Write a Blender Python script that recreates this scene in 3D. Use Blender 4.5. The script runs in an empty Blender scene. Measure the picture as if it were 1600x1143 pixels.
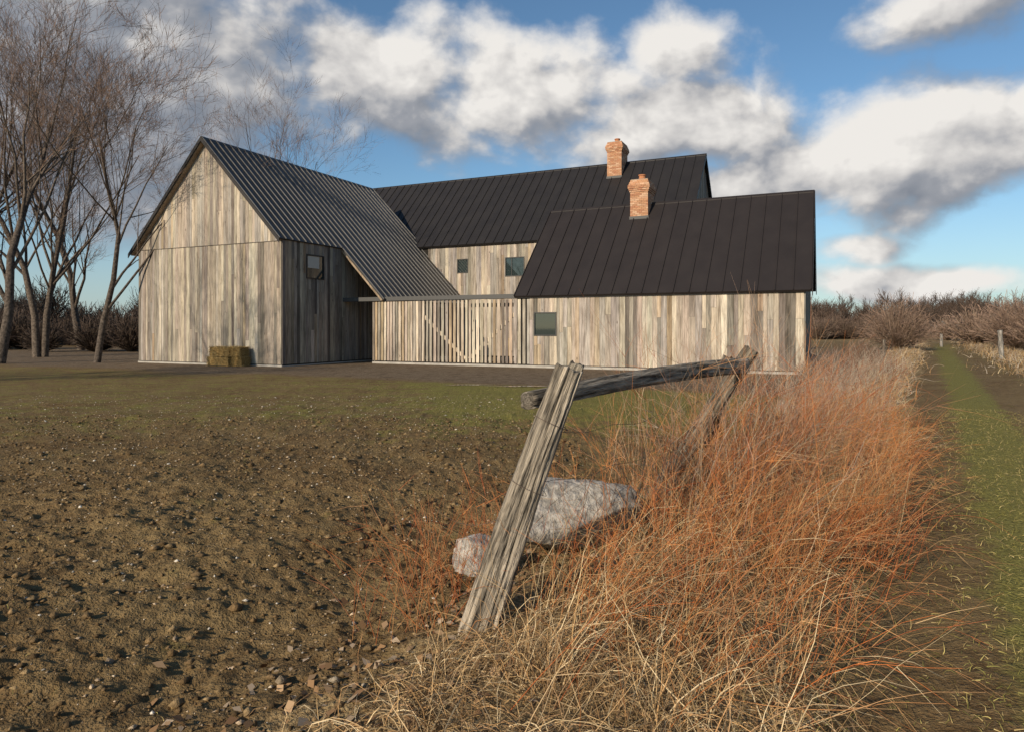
import bpy, math, random
import numpy as np
from mathutils import Vector, Matrix
random.seed(7); rng=np.random.default_rng(7)
R=random.random
def rr(a,b): return a+(b-a)*random.random()
scene=bpy.context.scene
CX,FY,HZ,CH=800.0,1067.0,513.0,1.6
# ------------------------------------------------------------------ camera
cam=bpy.data.cameras.new("camera"); cam.lens=24; cam.sensor_width=36
cam.shift_y=-58.5/1600; cam.clip_end=6000; cam.clip_start=0.05
co=bpy.data.objects.new("camera",cam); scene.collection.objects.link(co)
co.location=(0,0,CH); co.rotation_euler=(math.pi/2,0,0); scene.camera=co
scene.view_settings.view_transform='Standard'; scene.view_settings.look='None'; scene.view_settings.exposure=0
# ------------------------------------------------------------------ sun
EL=math.radians(24); SXY=Vector((-0.62,-0.785)).normalized()
S=Vector((SXY.x*math.cos(EL),SXY.y*math.cos(EL),math.sin(EL)))
sl=bpy.data.lights.new("sun",'SUN'); sl.energy=5.0; sl.angle=math.radians(0.5); sl.color=(1.0,0.85,0.65)
so=bpy.data.objects.new("sun",sl); scene.collection.objects.link(so)
so.rotation_euler=S.to_track_quat('Z','Y').to_euler()
# ------------------------------------------------------------------ node helpers
class NT:
    def __init__(s,nt): s.t=nt; s.n=nt.nodes; s.l=nt.links
    def add(s,typ,**k):
        n=s.n.new(typ)
        for a,b in k.items(): setattr(n,a,b)
        return n
    def put(s,sock,val):
        if isinstance(val,bpy.types.NodeSocket): s.l.new(val,sock)
        elif isinstance(val,(tuple,list)) and len(val)==3 and sock.type=='RGBA': sock.default_value=(*val,1)
        else: sock.default_value=val
    def m(s,op,a,b=0.0,c=None,clamp=False):
        n=s.add('ShaderNodeMath',operation=op,use_clamp=clamp)
        s.put(n.inputs[0],a); s.put(n.inputs[1],b)
        if c is not None: s.put(n.inputs[2],c)
        return n.outputs[0]
    def ss(s,x,a,b,lo=0.0,hi=1.0):
        n=s.add('ShaderNodeMapRange',interpolation_type='SMOOTHSTEP')
        for i,v in enumerate((x,a,b,lo,hi)): s.put(n.inputs[i],v)
        return n.outputs[0]
    def mix(s,f,a,b,bt='MIX'):
        n=s.add('ShaderNodeMix',data_type='RGBA',blend_type=bt)
        s.put(n.inputs[0],f); s.put(n.inputs[6],a); s.put(n.inputs[7],b); return n.outputs[2]
    def noise(s,vec,scale,detail=4,rough=0.55,out='Fac'):
        n=s.add('ShaderNodeTexNoise')
        if vec is not None: s.put(n.inputs['Vector'],vec)
        n.inputs['Scale'].default_value=scale; n.inputs['Detail'].default_value=detail; n.inputs['Roughness'].default_value=rough
        return n.outputs[out]
    def vm(s,op,a,b):
        n=s.add('ShaderNodeVectorMath',operation=op); s.put(n.inputs[0],a); s.put(n.inputs[1],b); return n.outputs[0]
    def attr(s,name): return s.add('ShaderNodeAttribute',attribute_name=name)
    def bump(s,h,st,dist=0.02):
        n=s.add('ShaderNodeBump'); s.put(n.inputs['Height'],h); n.inputs['Strength'].default_value=st; n.inputs['Distance'].default_value=dist
        return n.outputs[0]
def material(name,base=(.5,.5,.5),rough=.8,metal=0,spec=0.3):
    mt=bpy.data.materials.new(name); mt.use_nodes=True
    N=NT(mt.node_tree); b=N.n['Principled BSDF']
    b.inputs['Base Color'].default_value=(*base,1); b.inputs['Roughness'].default_value=rough
    b.inputs['Metallic'].default_value=metal; b.inputs['Specular IOR Level'].default_value=spec
    return mt,N,b
def objvec(N,scale=(1,1,1)):
    tc=N.add('ShaderNodeTexCoord'); return N.vm('MULTIPLY',tc.outputs['Object'],scale)
# ------------------------------------------------------------------ world
w=bpy.data.worlds.new("World"); scene.world=w; w.use_nodes=True
N=NT(w.node_tree); bg=N.n['Background']
sky=N.add('ShaderNodeTexSky',sky_type='NISHITA'); sky.sun_disc=False
sky.sun_elevation=EL; sky.sun_rotation=math.atan2(SXY.x,SXY.y); sky.dust_density=0.5; sky.ozone_density=2.0; sky.air_density=1.0
def ae(px,py):
    X=(px-CX)/FY; Z=(HZ-py)/FY; a=math.atan(X); return a,math.atan(Z*math.cos(a))
cl=[(110,90,430,240,1.35),(350,150,150,100,1.1),(590,115,130,90,1.3),(800,150,170,120,1.25),(1060,70,130,95,.85),
    (1080,210,230,85,1.2),(1380,250,320,95,1.4),(1180,300,320,65,1.1),
    (1510,0,170,75,1.2),(1440,430,280,38,1.05),(1330,375,120,40,.9),(1620,165,130,60,.95)]
def shape(G,PW):
    acc=None
    for (px,py,rx,ry,wt) in cl:
        a,e=ae(px,py); a2,_=ae(px+rx,py); _,e2=ae(px,py-ry); a1,_=ae(px-rx,py)
        ra=(a2-a1)/2; re=abs(e2-e)
        n=G.add('ShaderNodeVectorMath',operation='MULTIPLY_ADD'); G.put(n.inputs[0],PW); n.inputs[1].default_value=(1/ra,1/re,0); n.inputs[2].default_value=(-a/ra,-e/re,0)
        dn=G.add('ShaderNodeVectorMath',operation='LENGTH'); G.put(dn.inputs[0],n.outputs[0])
        v=G.m('MULTIPLY_ADD',dn.outputs['Value'],-0.80,wt*.80)
        if acc is None: acc=v
        else:
            n=G.add('ShaderNodeMath',operation='SMOOTH_MAX'); G.put(n.inputs[0],acc); G.put(n.inputs[1],v); n.inputs[2].default_value=.12; acc=n.outputs[0]
    return G.m('MAXIMUM',acc,-.5)
tc=N.add('ShaderNodeTexCoord'); sp=N.add('ShaderNodeSeparateXYZ'); N.put(sp.inputs[0],tc.outputs['Generated'])
x,y,z=sp.outputs
az=N.m('ARCTAN2',x,y); el=N.m('ARCSINE',z)
cb=N.add('ShaderNodeCombineXYZ'); N.put(cb.inputs[0],az); N.put(cb.inputs[1],el); Pv=cb.outputs[0]
wn=N.noise(Pv,5.0,2,.5,'Color'); PW=N.vm('ADD',Pv,N.vm('MULTIPLY',N.vm('SUBTRACT',wn,(.5,.5,.5)),(.12,.08,0)))
sh0=shape(N,PW); sh1=shape(N,N.vm('ADD',PW,(-.03,.05,0)))
Q=N.vm('MULTIPLY',N.vm('ADD',Pv,N.vm('MULTIPLY',wn,(.03,.03,.2))),(1,1.35,1))
na=N.noise(Q,6.5,7,.55); nb=N.noise(N.vm('ADD',Q,(-.018,.03,0)),6.5,4,.55)
D0=N.m('ADD',sh0,N.m('MULTIPLY_ADD',na,1.8,-.96))
alpha=N.ss(D0,-.08,.46)
lit=N.m('ADD',N.m('MULTIPLY',N.m('SUBTRACT',sh0,sh1),.85),N.m('MULTIPLY',N.m('SUBTRACT',na,nb),2.8))
lit=N.m('ADD',lit,.64)
lit=N.m('SUBTRACT',lit,N.ss(D0,.5,1.3,0,.20))
def ell(px,py,rx,ry):
    a,e=ae(px,py); n=N.add('ShaderNodeVectorMath',operation='LENGTH'); N.put(n.inputs[0],N.vm('MULTIPLY',N.vm('SUBTRACT',Pv,(a,e,0)),(FY/rx,FY/ry,0))); return N.ss(n.outputs['Value'],.4,1.25,1,0)
dk=N.m('MAXIMUM',ell(170,120,430,240),ell(1520,0,260,90))
lit=N.m('SUBTRACT',lit,N.m('MULTIPLY',dk,.32),clamp=True)
cr=N.add('ShaderNodeValToRGB'); N.put(cr.inputs[0],lit)
e=cr.color_ramp.elements; e[0].position=0; e[0].color=(.22,.245,.29,1); e[1].position=1; e[1].color=(.86,.83,.79,1)
q=e.new(.35); q.color=(.33,.345,.38,1); q=e.new(.65); q.color=(.60,.585,.575,1)
cc=N.vm('MULTIPLY',cr.outputs[0],(10,10,10))
skyc=N.mix(1.0,sky.outputs[0],(.86,1.06,1.14),'MULTIPLY')
skyc=N.mix(N.ss(el,0,.22,.38,0),skyc,(4.7,5.5,6.7))
fin=N.mix(N.m('MULTIPLY',alpha,N.ss(el,-.02,.03)),skyc,cc)
N.put(bg.inputs[0],fin); bg.inputs[1].default_value=0.10
# ------------------------------------------------------------------ mesh builder
class MB:
    def __init__(s): s.v=[]; s.f=[]; s.c=[]; s.mi=[]
    def poly(s,pts,faces,col=(.5,.5,.5),mi=0):
        b=len(s.v); s.v+= [tuple(p) for p in pts]; s.c+=[col]*len(pts)
        for f in faces: s.f.append(tuple(b+i for i in f)); s.mi.append(mi)
    def hexa(s,p,col=(.5,.5,.5),mi=0): # p: 4 bottom, 4 top
        s.poly(p,[(0,3,2,1),(4,5,6,7),(0,1,5,4),(1,2,6,5),(2,3,7,6),(3,0,4,7)],col,mi)
    def obj(s,name,mats,parent=None,smooth=False):
        me=bpy.data.meshes.new(name); me.from_pydata(s.v,[],s.f)
        ca=me.color_attributes.new('col','FLOAT_COLOR','POINT')
        a=np.ones((len(s.v),4),dtype=np.float32); a[:,:3]=np.array(s.c,dtype=np.float32)[:, :3]
        ca.data.foreach_set('color',a.ravel())
        for m_ in mats: me.materials.append(m_)
        me.polygons.foreach_set('material_index',s.mi)
        if smooth: me.polygons.foreach_set('use_smooth',[True]*len(s.f))
        me.update()
        o=bpy.data.objects.new(name,me); scene.collection.objects.link(o)
        if parent: o.parent=parent
        return o
def np_obj(name,V,F,C,mats,UV=None,smooth=False,parent=None):
    k=F.shape[1]; me=bpy.data.meshes.new(name)
    me.vertices.add(len(V)); me.vertices.foreach_set('co',V.astype(np.float32).ravel())
    me.loops.add(F.size); me.loops.foreach_set('vertex_index',F.astype(np.int32).ravel())
    me.polygons.add(len(F)); me.polygons.foreach_set('loop_start',np.arange(0,F.size,k,dtype=np.int32)); me.polygons.foreach_set('loop_total',np.full(len(F),k,dtype=np.int32))
    me.update(calc_edges=True)
    ca=me.color_attributes.new('col','FLOAT_COLOR','POINT')
    a=np.ones((len(V),4),dtype=np.float32); a[:,:3]=C; ca.data.foreach_set('color',a.ravel())
    if UV is not None:
        ca=me.attributes.new('fib','FLOAT_VECTOR','POINT'); ca.data.foreach_set('vector',UV.astype(np.float32).ravel())
    for m_ in mats: me.materials.append(m_)
    if smooth: me.polygons.foreach_set('use_smooth',np.ones(len(F),dtype=bool))
    me.validate()
    o=bpy.data.objects.new(name,me); scene.collection.objects.link(o)
    if parent: o.parent=parent
    return o
def empty(name):
    o=bpy.data.objects.new(name,None); scene.collection.objects.link(o); return o
def vnoise(x,y,seed=0):
    xi=np.floor(x).astype(np.int64); yi=np.floor(y).astype(np.int64); xf=x-xi; yf=y-yi
    def h(a,b):
        n=(a*374761393+b*668265263+seed*982451653)&0x7fffffff
        n=((n^(n>>13))*1274126177)&0x7fffffff
        return ((n^(n>>16))&0xffff)/65535.0
    u=xf*xf*(3-2*xf); v_=yf*yf*(3-2*yf)
    return (h(xi,yi)*(1-u)+h(xi+1,yi)*u)*(1-v_)+(h(xi,yi+1)*(1-u)+h(xi+1,yi+1)*u)*v_
def fbm(x,y,o=4,seed=0,g_=.5):
    a=1;s=0;t=0
    for i in range(o): s=s+a*vnoise(x*2**i+i*17.3,y*2**i-i*9.1,seed+i); t+=a; a*=g_
    return s/t-.5
# ------------------------------------------------------------------ materials
def wood_mat(name,fib=False,rough=.85):
    mt,N,b=material(name,rough=rough,spec=.2)
    at=N.attr('col')
    if fib: vec=N.attr('fib').outputs['Vector']
    else:
        vec=objvec(N,(1,1,.06)); vec=N.vm('ADD',vec,N.vm('MULTIPLY',at.outputs['Color'],(37,51,.0)))
    n1=N.noise(vec,26 if fib else 20,5,.65); n2=N.noise(vec,3.0,3,.6); n3=N.noise(vec,90,2,.6)
    if fib:
        f=N.m('ADD',N.ss(n1,.36,.62,.20,1.0),N.m('MULTIPLY_ADD',n2,.6,-.3)); f=N.m('ADD',f,N.m('MULTIPLY_ADD',n3,1.1,-.48))
    else:
        f=N.m('ADD',N.m('ADD',N.ss(n1,.33,.66,.34,.90),N.m('MULTIPLY',n2,.60)),N.m('MULTIPLY_ADD',n3,.45,-.20))
    fc=N.add('ShaderNodeCombineXYZ')
    for i in range(3): N.put(fc.inputs[i],f)
    c=N.vm('MULTIPLY',at.outputs['Color'],fc.outputs[0])
    if not fib:
        kn=N.add('ShaderNodeTexVoronoi'); N.put(kn.inputs['Vector'],N.vm('ADD',objvec(N,(1,1,.5)),N.vm('MULTIPLY',at.outputs['Color'],(17,31,11)))); kn.inputs['Scale'].default_value=2.4
        k=N.ss(kn.outputs['Distance'],.03,.10,1,0)
        c=N.mix(N.m('MULTIPLY',k,.65),c,(.07,.048,.033))
        wthr=N.noise(objvec(N,(.6,.6,.25)),.9,4,.65)
        c=N.mix(N.ss(wthr,.42,.66,0,.70),c,N.mix(1.0,c,(.60,.60,.62),'MULTIPLY'))
        st=N.noise(objvec(N,(1,1,.12)),5.0,4,.65)
        c=N.mix(N.ss(st,.5,.68,0,.65),c,N.mix(1.0,c,(.52,.48,.44),'MULTIPLY'))
    N.put(b.inputs['Base Color'],c)
    N.put(b.inputs['Normal'],N.bump(N.m('ADD',n1,n3),.9 if fib else .5,.016 if fib else .006))
    return mt
M_wood=wood_mat('weathered_boards'); M_post=wood_mat('weathered_post_wood',fib=True)
M_back,_,_=material('dark_sheathing',(.02,.017,.014),.95)
def metal_roof(name,base,rough,spec):
    mt,N,b=material(name,base,rough,metal=0.0,spec=spec)
    nz=N.noise(objvec(N,(1,1,.4)),1.4,3,.5)
    N.put(b.inputs['Roughness'],N.m('MULTIPLY_ADD',nz,.22,rough-.11))
    N.put(b.inputs['Base Color'],N.mix(nz,tuple(c*.8 for c in base),tuple(c*1.25 for c in base)))
    N.put(b.inputs['Normal'],N.bump(N.noise(objvec(N),.9,2,.5),.25,.03))
    return mt
M_roof=metal_roof('standing_seam_metal',(.021,.0185,.018),.55,.3)
M_roofA=metal_roof('standing_seam_metal_grey',(.026,.026,.027),.42,.4)
M_seam_lit=metal_roof('sunlit_seam_metal',(.085,.082,.08),.4,.6)  # same roof metal, coloured lighter so the seams look sun-caught
M_roofC=metal_roof('standing_seam_metal_brown',(.024,.0195,.019),.6,.25)
M_steel,_,_=material('grey_steel_cap',(.07,.068,.066),.6,0,.4)
M_frame,_,_=material('window_frame_black',(.015,.015,.016),.45,0,.5)
M_glass,N,b=material('window_glass',(.02,.03,.03),.03,0,.9)
M_conc,N,b=material('concrete_base',(.42,.41,.38),.9); N.put(b.inputs['Base Color'],N.mix(N.noise(objvec(N),3),(.22,.20,.18),(.50,.47,.42)))
M_refl,_,_=material('painted_reflection',(.45,.43,.38),.8)  # pale colour painting a whitish reflection on the glass
M_brick,N,b=material('chimney_brick',rough=.9)
at=N.attr('col'); bn=N.noise(objvec(N),25,3); c=N.mix(N.ss(bn,.3,.7),N.mix(1,at.outputs['Color'],(.8,.8,.8),'MULTIPLY'),at.outputs['Color']); N.put(b.inputs['Base Color'],c)
N.put(b.inputs['Normal'],N.bump(bn,.4,.01))
def vcol_mat(name,rough=.7,spec=.25,var=None,lo=.45,hi=1.5):
    mt,N,b=material(name,rough=rough,spec=spec); at=N.attr('col')
    if var:
        nz=N.noise(objvec(N),var,5,.65); nz=N.ss(nz,.3,.7)
        c=N.mix(nz,N.mix(1,at.outputs['Color'],(lo,lo,lo),'MULTIPLY'),N.mix(1,at.outputs['Color'],(hi,hi,hi),'MULTIPLY'))
        N.put(b.inputs['Base Color'],c); N.put(b.inputs['Normal'],N.bump(nz,.6,.02))
    else: N.put(b.inputs['Base Color'],at.outputs['Color'])
    return mt
M_str=vcol_mat('dry_stems'); M_leaf=vcol_mat('grass_blades'); M_bark=vcol_mat('bark',.9,.15,9); M_stone=vcol_mat('stone',.9,.2,14,.5,1.3)
# ------------------------------------------------------------------ house
A0=math.radians(24.9); ux=Vector((math.cos(A0),-math.sin(A0),0)); vx=Vector((math.sin(A0),math.cos(A0),0)); zx=Vector((0,0,1))
def W(U,V,z=0): return ux*U+vx*V+zx*z
house=empty('wooden_barn_house')
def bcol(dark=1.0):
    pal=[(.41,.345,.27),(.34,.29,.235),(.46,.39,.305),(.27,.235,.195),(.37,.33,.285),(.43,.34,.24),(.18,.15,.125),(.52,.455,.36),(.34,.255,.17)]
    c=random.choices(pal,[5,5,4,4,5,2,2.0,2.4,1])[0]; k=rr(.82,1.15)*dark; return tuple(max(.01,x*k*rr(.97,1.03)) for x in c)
def board_wall(mb,p0,d,n,L,zb,zt,joints=(),ops=(),bw=(.13,.21),dark=1.0,th=.03):
    edges=[0.0]
    while edges[-1]<L-bw[1]: edges.append(edges[-1]+rr(*bw))
    edges[-1]=L if L-edges[-1]<.06 else edges[-1]
    if edges[-1]<L: edges.append(L)
    for o in ops: edges+= [o[0],o[1]]
    edges=sorted(set(round(e_,4) for e_ in edges))
    for a,b_ in zip(edges[:-1],edges[1:]):
        if b_-a<.015: continue
        mid=(a+b_)/2; ivs=[(zb,None)]
        for o in ops:
            if o[0]<mid<o[1]: ivs=[(zb,o[2]),(o[3],None)]
        for (z0,z1) in ivs:
            ta=zt(a+.002) if z1 is None else z1; tb=zt(b_-.002) if z1 is None else z1
            cuts=[z0]
            for j in joints:
                if z0+.1<j<min(ta,tb)-.1: cuts.append(j)
            if R()<.45:
                j=rr(z0+.6,max(ta,tb)-.3) if max(ta,tb)-.3>z0+.7 else None
                if j and j<min(ta,tb)-.2 and all(abs(j-c_)>.3 for c_ in cuts): cuts.append(j)
            cuts=sorted(cuts)
            for i,c0 in enumerate(cuts):
                last=i==len(cuts)-1; ha=ta if last else cuts[i+1]-.006; hb=tb if last else cuts[i+1]-.006
                if ha<=c0+.01 and hb<=c0+.01: continue
                ha=max(ha,c0+.005); hb=max(hb,c0+.005)
                f=th+rr(0,.012); x0=a+.003; x1=b_-.003
                q0=p0+d*x0; q1=p0+d*x1
                mb.hexa([q0+n*f+zx*c0,q1+n*f+zx*c0,q1+n*.002+zx*c0,q0+n*.002+zx*c0,
                         q0+n*f+zx*ha,q1+n*f+zx*hb,q1+n*.002+zx*hb,q0+n*.002+zx*ha],bcol(dark))
def body(mb,U0,U1,V0,V1,ze,zr,ridge,t=0.0):
    if ridge=='V':
        Um=(U0+U1)/2; pts=[W(U0,V0),W(U1,V0),W(U1,V0,ze),W(Um,V0,zr),W(U0,V0,ze),W(U0,V1),W(U1,V1),W(U1,V1,ze),W(Um,V1,zr),W(U0,V1,ze)]
    else:
        Vm=(V0+V1)/2; pts=[W(U0,V1),W(U0,V0),W(U0,V0,ze),W(U0,Vm,zr),W(U0,V1,ze),W(U1,V1),W(U1,V0),W(U1,V0,ze),W(U1,Vm,zr),W(U1,V1,ze)]
    mb.poly(pts,[(0,1,2,3,4),(9,8,7,6,5),(0,5,6,1),(1,6,7,2),(2,7,8,3),(3,8,9,4),(4,9,5,0)])
def slope(mb,r0,r1,e0,e1,th=.07,sp=.5,mi=0,seamh=.04,sw=.014,smi=0):
    n=(r1-r0).cross(e0-r0).normalized()
    if n.z<0: n=-n
    o=-n*th
    mb.hexa([r0+o,r1+o,e1+o,e0+o,r0,r1,e1,e0],mi=mi)
    L=(r1-r0).length; k=max(1,round(L/sp)); d=(r1-r0)/L
    for i in range(k+1):
        s=min(max(i*L/k,.02),L-.02); a=r0+d*s; b_=e0+(e1-e0)*(s/L)
        w_=sw; mb.hexa([a-d*w_-n*.01,a+d*w_-n*.01,b_+d*w_-n*.01,b_-d*w_-n*.01,a-d*w_+n*seamh,a+d*w_+n*seamh,b_+d*w_+n*seamh,b_-d*w_+n*seamh],mi=smi)
def soffit(mb,r0,r1,e0,e1,off,th,col):
    n=(r1-r0).cross(e0-r0).normalized()
    if n.z<0: n=-n
    o=-n*off; o2=-n*(off+th); mb.hexa([r0+o2,r1+o2,e1+o2,e0+o2,r0+o,r1+o,e1+o,e0+o],col)
def box(mb,U0,U1,V0,V1,z0,z1,col=(.5,.5,.5),mi=0):
    mb.hexa([W(U0,V0,z0),W(U1,V0,z0),W(U1,V1,z0),W(U0,V1,z0),W(U0,V0,z1),W(U1,V0,z1),W(U1,V1,z1),W(U0,V1,z1)],col,mi)
def ridgecap(mb,p0,p1,side,sl,w_=.11):
    up=zx*.035
    for sg in (1,-1):
        dn=side*(sg*w_)-zx*(w_*sl); mb.hexa([p0-zx*.01,p1-zx*.01,p1+dn-zx*.01,p0+dn-zx*.01,p0+up,p1+up,p1+dn+up,p0+dn+up])
back=MB(); wal=MB(); rA=MB(); rB=MB(); rC=MB(); sof=MB(); conc=MB(); win=MB(); stl=MB()
AU0,AU1,AV0,AV1=-29.5,-20.7,21.8,33.9; AR=-25.1; AZE=5.3; AZR=9.88; sA=(AZR-AZE)/4.4
body(back,AU0,AU1,AV0,AV1,AZE,AZR,'V')
ztA=lambda s: AZE+sA*(4.4-abs(s-4.4))
board_wall(wal,W(AU0,AV0),ux,-vx,8.8,.10,ztA,joints=(5.25,),dark=.95)
board_wall(wal,W(AU1,AV0),vx,ux,AV1-AV0-.3,.10,lambda s:AZE,ops=((1.42,2.56,3.77,4.84),),dark=.80)  # board colour lowered for the shaded side of the barn
board_wall(wal,W(AU0,AV1),-vx,-ux,AV1-AV0,.10,lambda s:AZE)
board_wall(wal,W(AU1,AV1),-ux,vx,8.8,.10,lambda s: AZE+sA*(4.4-abs(s-4.4)))
box(wal,AU0-.05,AU1+.05,AV0-.055,AV0-.02,5.235,5.262,(.10,.085,.07))
zA=lambda U: AZR+.16-sA*abs(U-AR)
def sA_(mb,V0,V1,Ue,**k): slope(mb,W(AR,V0,zA(AR)),W(AR,V1,zA(AR)),W(Ue,V0,zA(Ue)),W(Ue,V1,zA(Ue)),**k)
VF=25.78
for (V0,V1,Ue) in ((AV0-.28,VF-.25,AU1+.12),(VF-.25,AV1+.1,-18.25),(AV0-.28,AV1+.1,AU0-.36)): sA_(rA,V0,V1,Ue,sp=.42,th=.06,seamh=.045,sw=.014,smi=1)
tan=(.34,.26,.18)
for (V0,V1,Ue) in ((AV0-.25,VF-.23,AU1+.09),(VF-.22,AV1-.1,-18.29),(AV0-.25,AV1+.05,AU0-.33)):
    soffit(sof,W(AR,V0,zA(AR)),W(AR,V1,zA(AR)),W(Ue,V0,zA(Ue)),W(Ue,V1,zA(Ue)),.062,.10,tan)
ridgecap(rA,W(AR,AV0-.29,zA(AR)),W(AR,AV1+.1,zA(AR)),ux,sA)
for (Ue) in (AU0-.37,AU1+.13):
    a=W(AR,AV0-.285,zA(AR)+.01); b_=W(Ue,AV0-.285,zA(Ue)+.01); o=-vx*.03; dn=zx*-.2
    rB.hexa([a+dn,b_+dn,b_+dn+o,a+dn+o,a,b_,b_+o,a+o])
box(back,AU1+.04,-18.6,28.6,28.7,0,2.9)
board_wall(wal,W(AU1+.05,28.6),ux,-vx,2.0,.05,lambda s:min(5.2,zA(AU1+.05+s)-.25),dark=.45)  # passage shade put into the board colour
board_wall(wal,W(-18.6,28.7),vx,ux,AV1-28.9,.05,lambda s:2.75,dark=.7)  # shaded side wall, shade mixed into its board colour
box(back,-18.72,-18.62,28.7,33.6,0,2.75)
box(wal,-19.9,-19.0,28.5,28.56,.05,2.15,(.05,.04,.035))
box(wal,-18.5,-18.34,VF+.03,VF+.19,0,2.8,(.07,.06,.05))
BU0,BU1,BV0,BV1=-29.3,-6.25,33.6,42.8; BZE,BZR,BVM=6.35,10.95,38.2
body(back,BU0,BU1,BV0,BV1,BZE,BZR,'U')
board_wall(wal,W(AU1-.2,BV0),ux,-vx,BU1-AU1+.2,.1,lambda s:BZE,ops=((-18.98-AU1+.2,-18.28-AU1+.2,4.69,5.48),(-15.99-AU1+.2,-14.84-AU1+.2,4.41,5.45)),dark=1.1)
board_wall(wal,W(BU1,BV0),vx,ux,9.2,.1,lambda s:BZE+4.6-abs(s-4.6),dark=.8)  # gable faces away from the sun, shade toned into boards
board_wall(wal,W(BU0,BV1),-vx,-ux,9.2,.1,lambda s:BZE+4.6-abs(s-4.6))
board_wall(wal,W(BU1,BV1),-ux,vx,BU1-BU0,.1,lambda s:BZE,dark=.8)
zB=lambda V:BZR+.14-abs(V-BVM)
for Ve in (BV0-.22,BV1+.22):
    U0,U1=BU0-.15,BU1+.2
    slope(rB,W(U0,BVM,zB(BVM)),W(U1,BVM,zB(BVM)),W(U0,Ve,zB(Ve)),W(U1,Ve,zB(Ve)),sp=.56,th=.14)
ridgecap(rB,W(BU0-.16,BVM,zB(BVM)),W(BU1+.21,BVM,zB(BVM)),vx,1.0,.09)
CU0,CU1,CV0,CV1=-11.70,-.78,VF,33.5; CZE,CZR,CVM=3.05,7.0,29.73
body(back,CU0,CU1,CV0,CV1,CZE,CZR-.07,'U')
FU0=AU1+1.69; SU=AU1+9.55
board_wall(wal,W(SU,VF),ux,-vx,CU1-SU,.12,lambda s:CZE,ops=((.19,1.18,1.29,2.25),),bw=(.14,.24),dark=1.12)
board_wall(wal,W(CU1,CV0),vx,ux,CV1-CV0,.1,lambda s:CZE+3.86-abs(s-3.86),dark=.85)  # wing end in shade, boards coloured darker for it
board_wall(wal,W(CU0,CV1),-vx,-ux,CV1-CV0,.1,lambda s:CZE+3.86-abs(s-3.86))
zC=lambda V:CZR+.08-abs(V-CVM)
for Ve in (CV0-.2,CV1):
    U0,U1=CU0-.1,CU1+.25
    slope(rC,W(U0,CVM,zC(CVM)),W(U1,CVM,zC(CVM)),W(U0,Ve,zC(Ve)),W(U1,Ve,zC(Ve)),sp=.6,th=.10)
ridgecap(rC,W(CU0-.11,CVM,zC(CVM)),W(CU1+.26,CVM,zC(CVM)),vx,1.0,.09)
for Ve in (CV0-.2,CV1):
    a=W(CU1+.255,CVM,zC(CVM)+.01); b_=W(CU1+.255,Ve,zC(Ve)+.01); o=ux*.03; dn=zx*-.22
    rC.hexa([a+dn,b_+dn,b_+dn+o,a+dn+o,a,b_,b_+o,a+o])
s=FU0
while s<SU-.05:
    wd=rr(.10,.14); gap=rr(.025,.05) if s<AU1+4.2 else rr(.055,.09)
    f=rr(0,.008); box(wal,s,s+wd,VF-.035-f,VF-.005,.14,2.8,bcol(1.12)); s+=wd+gap
def diag(U0,z0,U1,z1,V,wd=.14):
    d=(W(U1,V,z1)-W(U0,V,z0)).normalized(); pn=d.cross(vx).normalized()*wd/2; a=W(U0,V,z0); b_=W(U1,V,z1); o=vx*.04
    wal.hexa([a-pn,b_-pn,b_-pn+o,a-pn+o,a+pn,b_+pn,b_+pn+o,a+pn+o],(.6,.5,.38))
diag(AU1+3.9,2.6,AU1+6.5,.3,VF+.01); diag(AU1+9.3,2.6,AU1+6.7,.3,VF+.01); diag(AU1+3.7,2.6,AU1+1.9,.4,VF+.01)
box(wal,FU0,SU,VF+.055,VF+.095,2.5,2.66,(.4,.34,.27)); box(wal,FU0,SU,VF+.055,VF+.095,.22,.38,(.4,.34,.27))
for t in (1.75,3.75,6.6,9.4): box(wal,AU1+t-.06,AU1+t+.06,VF+.1,VF+.24,0,2.82,(.22,.19,.16))
box(stl,AU1+.05,AU1+18.2,VF-.10,VF+.26,2.84,3.02)
box(stl,AU1+18.2,CU1,VF-.05,VF-.035,2.98,3.02)
box(conc,AU0-.03,AU1+.03,AV0-.045,AV0+.0,-.1,.07); box(conc,AU1,AU1+.045,AV0,AV1-.4,-.1,.05)
box(conc,FU0,CU1+.04,VF-.07,VF+.05,-.1,.09); box(conc,CU1+.0,CU1+.05,VF+.05,CV1,-.1,.07)
def window(org,d,n,w_,z0,z1,mull=False,refl=0):
    f=.045
    def bx(a,b_,c0,c1,o0,o1,mi):
        p=[org+d*a+n*o1+zx*c0,org+d*b_+n*o1+zx*c0,org+d*b_+n*o0+zx*c0,org+d*a+n*o0+zx*c0]
        win.hexa(p+[k+zx*(c1-c0) for k in p],mi=mi)
    bx(0,w_,z0,z0+f,.006,.062,0); bx(0,w_,z1-f,z1,.006,.062,0); bx(0,f,z0+f,z1-f,.006,.062,0); bx(w_-f,w_,z0+f,z1-f,.006,.062,0)
    if mull: bx(w_*.33,w_*.33+.03,z0+f,z1-f,.02,.045,0)
    bx(f,w_-f,z0+f,z1-f,.006,.014,1)
    if refl: bx(w_*.1,w_*.75,z0+(z1-z0)*.45,z1-f-.02,.0145,.018,2)  # thin pale panel on the pane, drawn as a reflection
window(W(AU1,AV0)+vx*1.42,vx,ux,1.14,3.77,4.84,refl=1)
window(W(SU+.19,VF),ux,-vx,.99,1.29,2.25)
window(W(-18.98,BV0),ux,-vx,.70,4.69,5.48); window(W(-15.99,BV0),ux,-vx,1.15,4.41,5.45,mull=True)
back.obj('wall_core',[M_back],house); wal.obj('board_walls',[M_wood],house)
rA.obj('barn_roof',[M_roofA,M_seam_lit],house); rB.obj('main_roof',[M_roof],house); rC.obj('wing_roof',[M_roofC],house)
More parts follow.
